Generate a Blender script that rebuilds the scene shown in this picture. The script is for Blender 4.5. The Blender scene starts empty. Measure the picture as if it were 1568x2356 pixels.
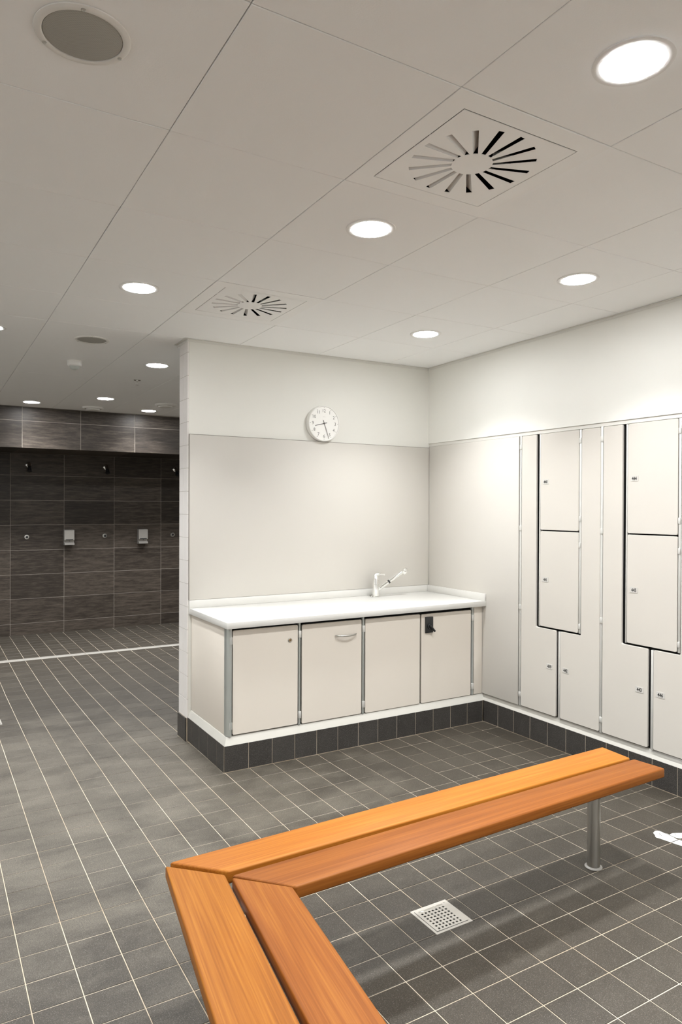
import bpy, bmesh, math, random
from mathutils import Vector, Matrix
random.seed(7)
PI = math.pi
SC = bpy.context.scene
COL = SC.collection

# ------------------------------------------------------------------ camera
cam_d = bpy.data.cameras.new('camera'); cam = bpy.data.objects.new('camera', cam_d); COL.objects.link(cam)
YAW, PITCH, ROLL = 0.53549, -0.00679, 0.0041
CAM = Vector((-3.41891, -3.76679, 1.51891))
fw = Vector((math.sin(YAW)*math.cos(PITCH), math.cos(YAW)*math.cos(PITCH), math.sin(PITCH)))
rt = Vector((math.cos(YAW), -math.sin(YAW), 0)); up = rt.cross(fw)
rt2 = rt*math.cos(ROLL) + up*math.sin(ROLL); up2 = up*math.cos(ROLL) - rt*math.sin(ROLL)
cam.matrix_world = Matrix(((rt2.x, up2.x, -fw.x, CAM.x), (rt2.y, up2.y, -fw.y, CAM.y), (rt2.z, up2.z, -fw.z, CAM.z), (0, 0, 0, 1)))
cam_d.sensor_fit = 'HORIZONTAL'; cam_d.sensor_width = 36.0; cam_d.lens = 1615.088*36.0/1568.0
cam_d.clip_start = 0.05
SC.camera = cam

# ------------------------------------------------------------------ world, exposure
LAMP_STRENGTH = 133.0        # glow of the opal discs
LAMP_POWER = 13.8           # beam of each downlight, watts
LAMP_SPREAD = math.radians(112)
LAMP_COLOR = (0.975, 0.99, 1.0)
world = bpy.data.worlds.new('world'); SC.world = world; world.use_nodes = True
world.node_tree.nodes['Background'].inputs[0].default_value = (0.02, 0.02, 0.02, 1)
SC.view_settings.view_transform = 'Standard'; SC.view_settings.look = 'None'
SC.view_settings.exposure = 0.0; SC.view_settings.gamma = 1.0; SC.view_settings.use_curve_mapping = False
SC.cycles.max_bounces = 10; SC.cycles.diffuse_bounces = 7; SC.cycles.glossy_bounces = 4
SC.cycles.caustics_reflective = False; SC.cycles.caustics_refractive = False
SC.cycles.use_denoising = True
SC.cycles.sample_clamp_indirect = 8.0

# ------------------------------------------------------------------ materials
def new_mat(name):
    m = bpy.data.materials.new(name); m.use_nodes = True
    nt = m.node_tree; b = nt.nodes['Principled BSDF']
    return m, nt, b
def setp(b, color=None, rough=None, metal=None, spec=None, coat=None):
    if color is not None: b.inputs['Base Color'].default_value = (*color, 1)
    if rough is not None: b.inputs['Roughness'].default_value = rough
    if metal is not None: b.inputs['Metallic'].default_value = metal
    if spec is not None: b.inputs['Specular IOR Level'].default_value = spec
    if coat is not None: b.inputs['Coat Weight'].default_value = coat
def node(nt, t, **kw):
    n = nt.nodes.new(t)
    for k, v in kw.items(): setattr(n, k, v)
    return n
def mat(name, color, rough=.5, metal=0., spec=.5, vary=0.03, scale=6., bump=0., bscale=150., coat=0.):
    """plain procedural material: a soft large-scale tone variation plus optional fine relief"""
    m, nt, b = new_mat(name); setp(b, color, rough, metal, spec, coat)
    tc = node(nt, 'ShaderNodeTexCoord'); n = node(nt, 'ShaderNodeTexNoise'); n.inputs['Scale'].default_value = scale
    n.inputs['Detail'].default_value = 3
    nt.links.new(tc.outputs['Object'], n.inputs['Vector'])
    mx = node(nt, 'ShaderNodeMix', data_type='RGBA')
    mx.inputs[6].default_value = (*[c*(1-vary) for c in color], 1); mx.inputs[7].default_value = (*[min(1, c*(1+vary)) for c in color], 1)
    nt.links.new(n.outputs['Fac'], mx.inputs[0]); nt.links.new(mx.outputs[2], b.inputs['Base Color'])
    if bump:
        n2 = node(nt, 'ShaderNodeTexNoise'); n2.inputs['Scale'].default_value = bscale; n2.inputs['Detail'].default_value = 2
        nt.links.new(tc.outputs['Object'], n2.inputs['Vector'])
        bp = node(nt, 'ShaderNodeBump'); bp.inputs['Strength'].default_value = bump; bp.inputs['Distance'].default_value = .002
        nt.links.new(n2.outputs['Fac'], bp.inputs['Height']); nt.links.new(bp.outputs['Normal'], b.inputs['Normal'])
    return m

M = {}
M['paint_far'] = mat('far_wall_paint', (.93, .925, .91), .6)
M['paint'] = mat('wall_paint', (.76, .752, .705), .55, vary=.012, bump=.05, bscale=220)
M['ceiling'] = mat('ceiling_tile_white', (.945, .952, .952), .8, spec=.2, vary=.012, bump=.12, bscale=260)
M['ceiling_back'] = mat('ceiling_void', (.05, .05, .048), .9)
M['plaster'] = mat('diffuser_white', (.93, .93, .92), .5, vary=.01)
M['panel'] = mat('cream_laminate_panel', (.575, .55, .505), .42, vary=.01)
M['door'] = mat('cream_laminate_door', (.71, .655, .58), .42, vary=.01)
M['locker_door'] = mat('locker_laminate', (.585, .555, .505), .42, vary=.01)
M['door_edge'] = mat('laminate_edge', (.86, .83, .77), .45)
M['solid'] = mat('white_solid_surface', (.62, .61, .58), .32, vary=.006)
M['plinth'] = mat('white_gloss_plinth', (.54, .525, .48), .16, vary=.03, scale=9)
M['alu'] = mat('anodised_aluminium', (.56, .59, .565), .38, .75, vary=.04)
M['alu_light'] = mat('light_aluminium', (.72, .72, .69), .42, .5, vary=.03)
M['void'] = mat('dark_gap', (.012, .012, .012), .8, spec=.1)
M['chrome'] = mat('chrome', (.86, .86, .84), .08, 1., vary=.01)
M['steel'] = mat('brushed_steel', (.56, .55, .52), .28, 1., vary=.05, scale=14)
M['steel_light'] = mat('pale_drain_steel', (.50, .475, .43), .40, .5, vary=.06, scale=40)
M['plastic_white'] = mat('white_plastic', (.80, .79, .76), .35)
M['clock_face'] = mat('clock_face_white', (.88, .87, .84), .45)
M['plate'] = mat('grey_number_plate', (.56, .545, .51), .4)
M['ink'] = mat('black_ink', (.015, .015, .015), .5)
M['numeral'] = mat('grey_clock_numerals', (.09, .085, .08), .5)
M['hand'] = mat('clock_hand_dark', (.06, .05, .045), .4)
M['black'] = mat('black_plastic', (.016, .017, .018), .35)
M['brass'] = mat('brass_lock', (.50, .36, .20), .35, 1.)
M['trim'] = mat('white_edge_trim', (.70, .69, .65), .45)
M['rail'] = mat('locker_top_rail', (.66, .645, .60), .5)
M['sign'] = mat('white_vinyl', (.74, .74, .71), .5)
M['grout_w'] = mat('white_wall_grout', (.40, .37, .33), .9)
M['white_tile'] = mat('white_glazed_tile', (.80, .77, .74), .12, vary=.015)
M['dispenser'] = mat('satin_steel', (.44, .42, .39), .42, .6, vary=.03)
M['lamp_rim'] = mat('lamp_rim', (.82, .815, .80), .5)
M['edge'] = mat('panel_shadow_line', (.26, .235, .21), .6)  # dark tone standing in for the shadow line round the splashback
M['lens'] = mat('sensor_lens', (.50, .53, .50), .4)
M['dark_inside'] = mat('plenum_dark', (.01, .01, .01), .9, spec=.05)
M['silicone'] = mat('weld_collar', (.36, .345, .32), .5)

def lamp_mat():
    m, nt, b = new_mat('lamp_diffuser')
    b.inputs['Base Color'].default_value = (.9, .9, .88, 1)
    b.inputs['Emission Color'].default_value = (*LAMP_COLOR, 1); b.inputs['Emission Strength'].default_value = LAMP_STRENGTH
    return m
M['lamp'] = lamp_mat()

def grille_mat():
    m, nt, b = new_mat('perforated_grille'); setp(b, (.3, .3, .28), .5)
    tc = node(nt, 'ShaderNodeTexCoord'); mp = node(nt, 'ShaderNodeMapping'); mp.inputs['Scale'].default_value = (430, 430, 430)
    mp.inputs['Rotation'].default_value = (0, 0, .5)
    v = node(nt, 'ShaderNodeTexVoronoi', voronoi_dimensions='2D'); v.inputs['Scale'].default_value = 1.0; v.inputs['Randomness'].default_value = 0.0
    nt.links.new(tc.outputs['Object'], mp.inputs['Vector']); nt.links.new(mp.outputs['Vector'], v.inputs['Vector'])
    r = node(nt, 'ShaderNodeValToRGB'); r.color_ramp.elements[0].position = .30; r.color_ramp.elements[0].color = (.22, .216, .195, 1)
    r.color_ramp.elements[1].position = .40; r.color_ramp.elements[1].color = (.48, .47, .43, 1)
    nt.links.new(v.outputs['Distance'], r.inputs['Fac']); nt.links.new(r.outputs['Color'], b.inputs['Base Color'])
    return m
M['grille'] = grille_mat()

def floor_tile_mat(name, dark, light, cell, wear):
    m, nt, b = new_mat(name); L = nt.links
    geo = node(nt, 'ShaderNodeNewGeometry')
    # one tone per laid tile
    mp = node(nt, 'ShaderNodeVectorMath', operation='SCALE'); mp.inputs[3].default_value = 1/cell
    L.new(geo.outputs['Position'], mp.inputs[0])
    fl = node(nt, 'ShaderNodeVectorMath', operation='FLOOR'); L.new(mp.outputs[0], fl.inputs[0])
    wn = node(nt, 'ShaderNodeTexWhiteNoise', noise_dimensions='3D'); L.new(fl.outputs[0], wn.inputs['Vector'])
    # soft cloudy body
    n1 = node(nt, 'ShaderNodeTexNoise'); n1.inputs['Scale'].default_value = 9; n1.inputs['Detail'].default_value = 6; n1.inputs['Roughness'].default_value = .65
    L.new(geo.outputs['Position'], n1.inputs['Vector'])
    a1 = node(nt, 'ShaderNodeMath', operation='MULTIPLY_ADD'); a1.inputs[1].default_value = .35; L.new(wn.outputs['Value'], a1.inputs[0])
    L.new(n1.outputs['Fac'], a1.inputs[2])
    mr = node(nt, 'ShaderNodeMapRange'); mr.inputs[1].default_value = .35; mr.inputs[2].default_value = 1.0
    L.new(a1.outputs[0], mr.inputs[0])
    mx = node(nt, 'ShaderNodeMix', data_type='RGBA'); mx.inputs[6].default_value = (*dark, 1); mx.inputs[7].default_value = (*light, 1)
    L.new(mr.outputs[0], mx.inputs[0]); col = mx.outputs[2]
    # pale scuffed patches
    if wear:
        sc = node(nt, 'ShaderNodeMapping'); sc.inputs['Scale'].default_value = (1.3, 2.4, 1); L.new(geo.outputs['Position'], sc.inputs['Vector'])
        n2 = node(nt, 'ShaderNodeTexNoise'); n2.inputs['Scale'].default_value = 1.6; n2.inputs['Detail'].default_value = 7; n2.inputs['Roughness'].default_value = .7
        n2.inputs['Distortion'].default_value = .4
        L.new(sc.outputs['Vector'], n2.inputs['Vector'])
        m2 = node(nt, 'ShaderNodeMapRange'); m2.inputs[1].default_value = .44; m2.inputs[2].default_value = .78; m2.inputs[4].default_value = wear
        # pale patches spread around the passage and thin out with distance
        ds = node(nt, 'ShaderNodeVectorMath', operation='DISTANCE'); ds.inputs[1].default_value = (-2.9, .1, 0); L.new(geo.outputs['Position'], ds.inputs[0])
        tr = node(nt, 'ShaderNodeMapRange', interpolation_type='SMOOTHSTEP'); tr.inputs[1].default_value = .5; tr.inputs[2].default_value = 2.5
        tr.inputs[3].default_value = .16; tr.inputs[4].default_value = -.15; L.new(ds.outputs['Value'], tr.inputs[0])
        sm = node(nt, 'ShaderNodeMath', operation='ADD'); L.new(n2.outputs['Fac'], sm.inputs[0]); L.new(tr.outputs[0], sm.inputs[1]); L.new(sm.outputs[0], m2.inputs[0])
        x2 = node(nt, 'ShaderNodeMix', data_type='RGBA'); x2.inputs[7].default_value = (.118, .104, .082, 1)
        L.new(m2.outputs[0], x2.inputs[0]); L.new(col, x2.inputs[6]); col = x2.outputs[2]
    # pale mineral flecks
    v = node(nt, 'ShaderNodeTexVoronoi'); v.inputs['Scale'].default_value = 560; L.new(geo.outputs['Position'], v.inputs['Vector'])
    w2 = node(nt, 'ShaderNodeTexWhiteNoise', noise_dimensions='3D'); L.new(v.outputs['Color'], w2.inputs['Vector'])
    g = node(nt, 'ShaderNodeMath', operation='GREATER_THAN'); g.inputs[1].default_value = .80; L.new(w2.outputs['Value'], g.inputs[0])
    d = node(nt, 'ShaderNodeMath', operation='LESS_THAN'); d.inputs[1].default_value = .32; L.new(v.outputs['Distance'], d.inputs[0])
    gd = node(nt, 'ShaderNodeMath', operation='MULTIPLY'); L.new(g.outputs[0], gd.inputs[0]); L.new(d.outputs[0], gd.inputs[1])
    gs = node(nt, 'ShaderNodeMath', operation='MULTIPLY'); gs.inputs[1].default_value = .5; L.new(gd.outputs[0], gs.inputs[0])
    # sandy grain
    ng = node(nt, 'ShaderNodeTexNoise'); ng.inputs['Scale'].default_value = 210; ng.inputs['Detail'].default_value = 3; ng.inputs['Roughness'].default_value = .7
    L.new(geo.outputs['Position'], ng.inputs['Vector'])
    gr = node(nt, 'ShaderNodeMapRange'); gr.inputs[1].default_value = .3; gr.inputs[2].default_value = .7; gr.inputs[3].default_value = .52; gr.inputs[4].default_value = 1.5
    L.new(ng.outputs['Fac'], gr.inputs[0])
    gx = node(nt, 'ShaderNodeVectorMath', operation='SCALE'); L.new(col, gx.inputs[0]); L.new(gr.outputs[0], gx.inputs[3]); col = gx.outputs[0]
    x3 = node(nt, 'ShaderNodeMix', data_type='RGBA'); x3.inputs[7].default_value = (.42, .39, .35, 1)
    L.new(gs.outputs[0], x3.inputs[0]); L.new(col, x3.inputs[6]); L.new(x3.outputs[2], b.inputs['Base Color'])
    n4 = node(nt, 'ShaderNodeTexNoise'); n4.inputs['Scale'].default_value = 420; n4.inputs['Detail'].default_value = 2; L.new(geo.outputs['Position'], n4.inputs['Vector'])
    bp = node(nt, 'ShaderNodeBump'); bp.inputs['Strength'].default_value = .25; bp.inputs['Distance'].default_value = .001
    L.new(n4.outputs['Fac'], bp.inputs['Height']); L.new(bp.outputs['Normal'], b.inputs['Normal'])
    b.inputs['Roughness'].default_value = .48; b.inputs['Specular IOR Level'].default_value = .38
    return m
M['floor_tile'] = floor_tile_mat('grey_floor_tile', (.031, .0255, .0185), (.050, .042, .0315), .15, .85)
M['skirt_tile'] = floor_tile_mat('dark_skirting_tile', (.033, .030, .027), (.052, .048, .043), .15, 0)

def grout_mat(name, c1, c2, rough=.9):
    m, nt, b = new_mat(name); L = nt.links
    geo = node(nt, 'ShaderNodeNewGeometry'); n = node(nt, 'ShaderNodeTexNoise'); n.inputs['Scale'].default_value = 3.5; n.inputs['Detail'].default_value = 6
    L.new(geo.outputs['Position'], n.inputs['Vector'])
    mr = node(nt, 'ShaderNodeMapRange'); mr.inputs[1].default_value = .35; mr.inputs[2].default_value = .65; L.new(n.outputs['Fac'], mr.inputs[0])
    mx = node(nt, 'ShaderNodeMix', data_type='RGBA'); mx.inputs[6].default_value = (*c1, 1); mx.inputs[7].default_value = (*c2, 1)
    L.new(mr.outputs[0], mx.inputs[0]); L.new(mx.outputs[2], b.inputs['Base Color']); b.inputs['Roughness'].default_value = rough
    return m
M['floor_grout'] = grout_mat('beige_floor_grout', (.35, .285, .205), (.52, .455, .36))
M['shower_grout'] = grout_mat('brown_shower_grout', (.24, .21, .18), (.31, .275, .24))

def shower_mat():
    m, nt, b = new_mat('dark_shower_tile'); L = nt.links
    geo = node(nt, 'ShaderNodeNewGeometry'); oi = node(nt, 'ShaderNodeObjectInfo')
    off = node(nt, 'ShaderNodeVectorMath', operation='SCALE'); off.inputs[0].default_value = (37., 11., 23.); L.new(oi.outputs['Random'], off.inputs[3])
    ad = node(nt, 'ShaderNodeVectorMath', operation='ADD'); L.new(geo.outputs['Position'], ad.inputs[0]); L.new(off.outputs[0], ad.inputs[1])
    mp = node(nt, 'ShaderNodeMapping'); mp.inputs['Scale'].default_value = (5.5, 5.5, 46.); L.new(ad.outputs[0], mp.inputs['Vector'])
    n1 = node(nt, 'ShaderNodeTexNoise'); n1.inputs['Scale'].default_value = 1.; n1.inputs['Detail'].default_value = 9; n1.inputs['Roughness'].default_value = .74
    L.new(mp.outputs['Vector'], n1.inputs['Vector'])
    s = node(nt, 'ShaderNodeMath', operation='MULTIPLY_ADD'); s.inputs[1].default_value = .22; L.new(oi.outputs['Random'], s.inputs[0]); L.new(n1.outputs['Fac'], s.inputs[2])
    r = node(nt, 'ShaderNodeValToRGB'); e = r.color_ramp.elements
    e[0].position = .36; e[0].color = (.015, .0115, .0092, 1); e[1].position = .86; e[1].color = (.105, .085, .068, 1)
    k = r.color_ramp.elements.new(.58); k.color = (.038, .030, .0235, 1)
    L.new(s.outputs[0], r.inputs['Fac']); L.new(r.outputs['Color'], b.inputs['Base Color'])
    b.inputs['Roughness'].default_value = .46; b.inputs['Specular IOR Level'].default_value = .3
    bp = node(nt, 'ShaderNodeBump'); bp.inputs['Strength'].default_value = .15; bp.inputs['Distance'].default_value = .002
    L.new(n1.outputs['Fac'], bp.inputs['Height']); L.new(bp.outputs['Normal'], b.inputs['Normal'])
    return m
M['shower'] = shower_mat()

def wood_mat(name, c_dark, c_mid, c_light, seed, ring=.9):
    """oiled hardwood; grain runs along the object's own X axis"""
    m, nt, b = new_mat(name); L = nt.links
    tc = node(nt, 'ShaderNodeTexCoord')
    mp = node(nt, 'ShaderNodeMapping'); mp.inputs['Location'].default_value = (seed*3.1, seed*1.7, seed*.9); mp.inputs['Scale'].default_value = (.38, 11., 11.)
    L.new(tc.outputs['Object'], mp.inputs['Vector'])
    n1 = node(nt, 'ShaderNodeTexNoise'); n1.inputs['Scale'].default_value = 1.3; n1.inputs['Detail'].default_value = 3; n1.inputs['Roughness'].default_value = .5
    n1.inputs['Distortion'].default_value = .5
    L.new(mp.outputs['Vector'], n1.inputs['Vector'])
    wv = node(nt, 'ShaderNodeMath', operation='MULTIPLY'); wv.inputs[1].default_value = 34.*ring; L.new(n1.outputs['Fac'], wv.inputs[0])
    sn = node(nt, 'ShaderNodeMath', operation='SINE'); L.new(wv.outputs[0], sn.inputs[0])
    m1 = node(nt, 'ShaderNodeMapRange'); m1.inputs[1].default_value = -1; m1.inputs[2].default_value = 1; L.new(sn.outputs[0], m1.inputs[0])
    # fine pores
    mp2 = node(nt, 'ShaderNodeMapping'); mp2.inputs['Scale'].default_value = (3.2, 210., 210.); L.new(tc.outputs['Object'], mp2.inputs['Vector'])
    n2 = node(nt, 'ShaderNodeTexNoise'); n2.inputs['Scale'].default_value = 1.; n2.inputs['Detail'].default_value = 4; L.new(mp2.outputs['Vector'], n2.inputs['Vector'])
    n3 = node(nt, 'ShaderNodeTexNoise'); n3.inputs['Scale'].default_value = .55; n3.inputs['Detail'].default_value = 2; L.new(mp.outputs['Vector'], n3.inputs['Vector'])
    s = node(nt, 'ShaderNodeMath', operation='MULTIPLY_ADD'); s.inputs[1].default_value = .14; L.new(m1.outputs[0], s.inputs[0])
    a = node(nt, 'ShaderNodeMath', operation='MULTIPLY_ADD'); a.inputs[1].default_value = .62; L.new(n2.outputs['Fac'], a.inputs[0])
    k3 = node(nt, 'ShaderNodeMath', operation='MULTIPLY'); k3.inputs[1].default_value = .46; L.new(n3.outputs['Fac'], k3.inputs[0])
    L.new(k3.outputs[0], a.inputs[2]); L.new(a.outputs[0], s.inputs[2])
    r = node(nt, 'ShaderNodeValToRGB'); e = r.color_ramp.elements
    e[0].position = .36; e[0].color = (*c_dark, 1); e[1].position = .86; e[1].color = (*c_light, 1)
    k = e.new(.60); k.color = (*c_mid, 1)
    L.new(s.outputs[0], r.inputs['Fac']); L.new(r.outputs['Color'], b.inputs['Base Color'])
    b.inputs['Roughness'].default_value = .46; b.inputs['Specular IOR Level'].default_value = .18
    bp = node(nt, 'ShaderNodeBump'); bp.inputs['Strength'].default_value = .08; bp.inputs['Distance'].default_value = .001
    L.new(n2.outputs['Fac'], bp.inputs['Height']); L.new(bp.outputs['Normal'], b.inputs['Normal'])
    return m
M['wood_a'] = wood_mat('oiled_wood_golden', (0.2427, 0.0713, 0.0074), (0.3283, 0.1142, 0.0136), (0.3997, 0.1597, 0.0223), 1.0)
M['wood_b'] = wood_mat('oiled_wood_reddish', (0.1356, 0.0374, 0.0050), (0.1963, 0.0598, 0.0086), (0.2570, 0.0883, 0.0143), 4.3)
M['wood_c'] = wood_mat('oiled_wood_mixed', (0.1784, 0.0544, 0.0062), (0.2605, 0.0897, 0.0112), (0.3498, 0.1393, 0.0198), 7.7, 1.3)
M['wood_d'] = wood_mat('oiled_wood_copper', (0.1428, 0.0394, 0.0055), (0.2106, 0.0645, 0.0099), (0.2927, 0.1074, 0.0174), 11.2, 1.2)

# ------------------------------------------------------------------ mesh helpers
class MB:
    def __init__(s): s.v = []; s.f = []; s.mi = []
    def add(s, vs, fs, mi=0):
        o = len(s.v); s.v += [tuple(v) for v in vs]; s.f += [tuple(o+i for i in f) for f in fs]; s.mi += [mi]*len(fs); return s
    def box(s, x0, x1, y0, y1, z0, z1, mi=0, ch=0.0):
        if ch <= 0:
            vs = [(x0,y0,z0),(x1,y0,z0),(x1,y1,z0),(x0,y1,z0),(x0,y0,z1),(x1,y0,z1),(x1,y1,z1),(x0,y1,z1)]
            return s.add(vs, [(0,3,2,1),(4,5,6,7),(0,1,5,4),(1,2,6,5),(2,3,7,6),(3,0,4,7)], mi)
        bm = bmesh.new(); bmesh.ops.create_cube(bm, size=1.0)
        for v in bm.verts:
            v.co = Vector(((x0+x1)/2 + v.co.x*(x1-x0), (y0+y1)/2 + v.co.y*(y1-y0), (z0+z1)/2 + v.co.z*(z1-z0)))
        bmesh.ops.bevel(bm, geom=bm.edges[:], offset=ch, segments=2, affect='EDGES', profile=.5)
        bm.verts.index_update()
        s.add([v.co[:] for v in bm.verts], [[v.index for v in f.verts] for f in bm.faces], mi); bm.free(); return s
    def prism(s, poly, z0, z1, mi=0, T=None, ch=0.0, inner=None, mi_side=None):
        """extrude a 2-D polygon (ccw) from z0 to z1; inner = same-count inset loop used for the top face (chamfer)"""
        n = len(poly); T = T or (lambda x, y, z: (x, y, z)); ms = mi if mi_side is None else mi_side
        lo = [T(x, y, z0) for x, y in poly]
        if inner is None:
            hi = [T(x, y, z1) for x, y in poly]
            s.add(lo+hi, [tuple(range(n-1, -1, -1)), tuple(range(n, 2*n))], mi)
            s.add(lo+hi, [(i, (i+1) % n, n+(i+1) % n, n+i) for i in range(n)], ms)
        else:
            mid = [T(x, y, z1-ch) for x, y in poly]; hi = [T(x, y, z1) for x, y in inner]
            s.add(lo+mid+hi, [tuple(range(n-1, -1, -1)), tuple(range(2*n, 3*n))], mi)
            s.add(lo+mid+hi, [(i, (i+1) % n, n+(i+1) % n, n+i) for i in range(n)] + [(n+i, n+(i+1) % n, 2*n+(i+1) % n, 2*n+i) for i in range(n)], ms)
        return s
    def lathe(s, prof, seg=32, T=None, mi=0):
        T = T or (lambda x, y, z: (x, y, z)); vs = []; fs = []
        for r, z in prof:
            for i in range(seg):
                a = 2*PI*i/seg; vs.append(T(r*math.cos(a), r*math.sin(a), z))
        m = len(prof)
        for j in range(m-1):
            for i in range(seg):
                k = (i+1) % seg; fs.append((j*seg+i, j*seg+k, (j+1)*seg+k, (j+1)*seg+i))
        if prof[0][0] > 1e-6: fs.append(tuple(range(seg-1, -1, -1)))
        if prof[-1][0] > 1e-6: fs.append(tuple((m-1)*seg+i for i in range(seg)))
        return s.add(vs, fs, mi)
    def ring(s, prof, seg=40, T=None, mi=0):
        """closed-profile torus-like ring"""
        T = T or (lambda x, y, z: (x, y, z)); vs = []; fs = []; m = len(prof)
        for r, z in prof:
            for i in range(seg):
                a = 2*PI*i/seg; vs.append(T(r*math.cos(a), r*math.sin(a), z))
        for j in range(m):
            j2 = (j+1) % m
            for i in range(seg):
                k = (i+1) % seg; fs.append((j*seg+i, j*seg+k, j2*seg+k, j2*seg+i))
        return s.add(vs, fs, mi)
    def tube(s, path, rad, seg=16, mi=0, caps=True):
        path = [Vector(p) for p in path]; n = len(path); rads = rad if isinstance(rad, (list, tuple)) else [rad]*n
        vs = []; fs = []; prev = None
        for i, p in enumerate(path):
            t = (path[min(i+1, n-1)] - path[max(i-1, 0)]).normalized()
            if prev is None:
                ref = Vector((0, 0, 1)) if abs(t.z) < .9 else Vector((1, 0, 0)); u = t.cross(ref).normalized()
            else: u = (prev - t*prev.dot(t)).normalized()
            prev = u; w = t.cross(u)
            for k in range(seg):
                a = 2*PI*k/seg; vs.append(p + (u*math.cos(a) + w*math.sin(a))*rads[i])
        for i in range(n-1):
            for k in range(seg):
                k2 = (k+1) % seg; fs.append((i*seg+k, i*seg+k2, (i+1)*seg+k2, (i+1)*seg+k))
        if caps: fs.append(tuple(range(seg-1, -1, -1))); fs.append(tuple((n-1)*seg+k for k in range(seg)))
        return s.add(vs, fs, mi)
    def mesh(s, name, mats, shift=(0, 0, 0), smooth=True):
        me = bpy.data.meshes.new(name)
        me.from_pydata([(x-shift[0], y-shift[1], z-shift[2]) for x, y, z in s.v], [], s.f)
        for m in mats: me.materials.append(m)
        me.polygons.foreach_set('material_index', s.mi)
        bm = bmesh.new(); bm.from_mesh(me); bmesh.ops.recalc_face_normals(bm, faces=bm.faces[:]); bm.to_mesh(me); bm.free()
        if smooth:
            me.polygons.foreach_set('use_smooth', [True]*len(me.polygons)); me.set_sharp_from_angle(angle=math.radians(32))
        me.update(); return me
    def build(s, name, mats, parent=None, smooth=True):
        """link as ONE object; coordinates were given in world space, the object is parented with an identity local matrix"""
        mats = mats if isinstance(mats, (list, tuple)) else [mats]
        sh = root_loc(parent) if parent else (0, 0, 0)
        me = s.mesh(name, mats, sh, smooth); o = bpy.data.objects.new(name, me); COL.objects.link(o)
        if parent: o.parent = parent
        return o
def root_loc(o):
    while o.parent: o = o.parent
    return o.get('_base', (0, 0, 0)) if False else BASE.get(o.name, (0, 0, 0))
BASE = {}
def tag(o, label, cat, group=None):
    o['label'] = label; o['category'] = cat
    if group: o['group'] = group
    return o
def thing(name, label, cat, loc=(0, 0, 0), group=None, local=False):
    """Empty at the base of a thing; with local=True its parts are given in its own coordinates"""
    o = bpy.data.objects.new(name, None); COL.objects.link(o); o.empty_display_size = .05; o.location = loc
    tag(o, label, cat, group)
    if not local: BASE[o.name] = tuple(loc)
    return o
def struct(o): o['kind'] = 'structure'; return o
def dup(root, label=None, group=None):
    r = root.copy(); COL.objects.link(r)
    if label: r['label'] = label
    if group: r['group'] = group
    for c in root.children:
        d = c.copy(); COL.objects.link(d); d.parent = r
        for g in c.children:
            e = g.copy(); COL.objects.link(e); e.parent = d
    return r
def rounded(pts, r, inset=0.0, seg=5):
    """ccw polygon with filleted corners (concave allowed), optionally inset"""
    n = len(pts); P = [Vector(p) for p in pts]; off = []
    for i in range(n):
        a, b, c = P[i-1], P[i], P[(i+1) % n]; d1 = (b-a).normalized(); d2 = (c-b).normalized()
        n1 = Vector((-d1.y, d1.x)); n2 = Vector((-d2.y, d2.x)); k = 1 + n1.dot(n2)
        off.append(b + (n1+n2)*(inset/k))
    out = []
    for i in range(n):
        a, b, c = off[i-1], off[i], off[(i+1) % n]; d1 = (b-a).normalized(); d2 = (c-b).normalized()
        cr = d1.x*d2.y - d1.y*d2.x; ri = max(.0008, r-inset if cr > 0 else r+inset)
        ang = math.acos(max(-1, min(1, d1.dot(d2)))); t = ri*math.tan(ang/2)
        s0 = b - d1*t; e0 = b + d2*t
        nn = Vector((-d1.y, d1.x))*(1 if cr > 0 else -1); ctr = s0 + nn*ri
        a0 = math.atan2(s0.y-ctr.y, s0.x-ctr.x); sw = ang if cr > 0 else -ang
        for k in range(seg+1):
            th = a0 + sw*k/seg; out.append((ctr.x + ri*math.cos(th), ctr.y + ri*math.sin(th)))
    return out
def text_geo(body, size, xs=1.0, bold=0.0):
    """flat triangles of a line of lettering, centred on the origin"""
    cu = bpy.data.curves.new('lettering', 'FONT'); cu.body = body; cu.size = size; cu.align_x = 'CENTER'; cu.align_y = 'CENTER'; cu.resolution_u = 3; cu.offset = bold
    o = bpy.data.objects.new('lettering', cu); COL.objects.link(o)
    dg = bpy.context.evaluated_depsgraph_get(); me = o.evaluated_get(dg).to_mesh()
    vs = [v.co.copy() for v in me.vertices]; fs = [tuple(p.vertices) for p in me.polygons]
    o.evaluated_get(dg).to_mesh_clear(); bpy.data.objects.remove(o); bpy.data.curves.remove(cu)
    if vs:
        cx = (min(v.x for v in vs)+max(v.x for v in vs))/2; cy = (min(v.y for v in vs)+max(v.y for v in vs))/2
        vs = [((v.x-cx)*xs, v.y-cy) for v in vs]
    return vs, fs
def cam_px(p):
    d = Vector(p) - CAM; z = d.dot(fw)
    if z < .05: return None
    return 784 + 1615.088*d.dot(rt2)/z, 1178 - 1615.088*d.dot(up2)/z

# ------------------------------------------------------------------ the setting
XL, YN = -6.3, -7.1            # unseen left and near walls
YB, YBB = .65, .815            # back wall, its shower side
YS = 5.49                      # shower wall
XE = -1.955                    # free end of the back wall
XR2 = .6                       # right wall of the shower room
def floor_z(y): return 0.0 if y < .45 else (-.042*min(1, (y-.45)/2.2))
def ceil_z(x, y): return 2.605 + .0066*max(0, x+1.64) + (-.0088*(y-.65) if y < .65 else 0)

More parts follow.
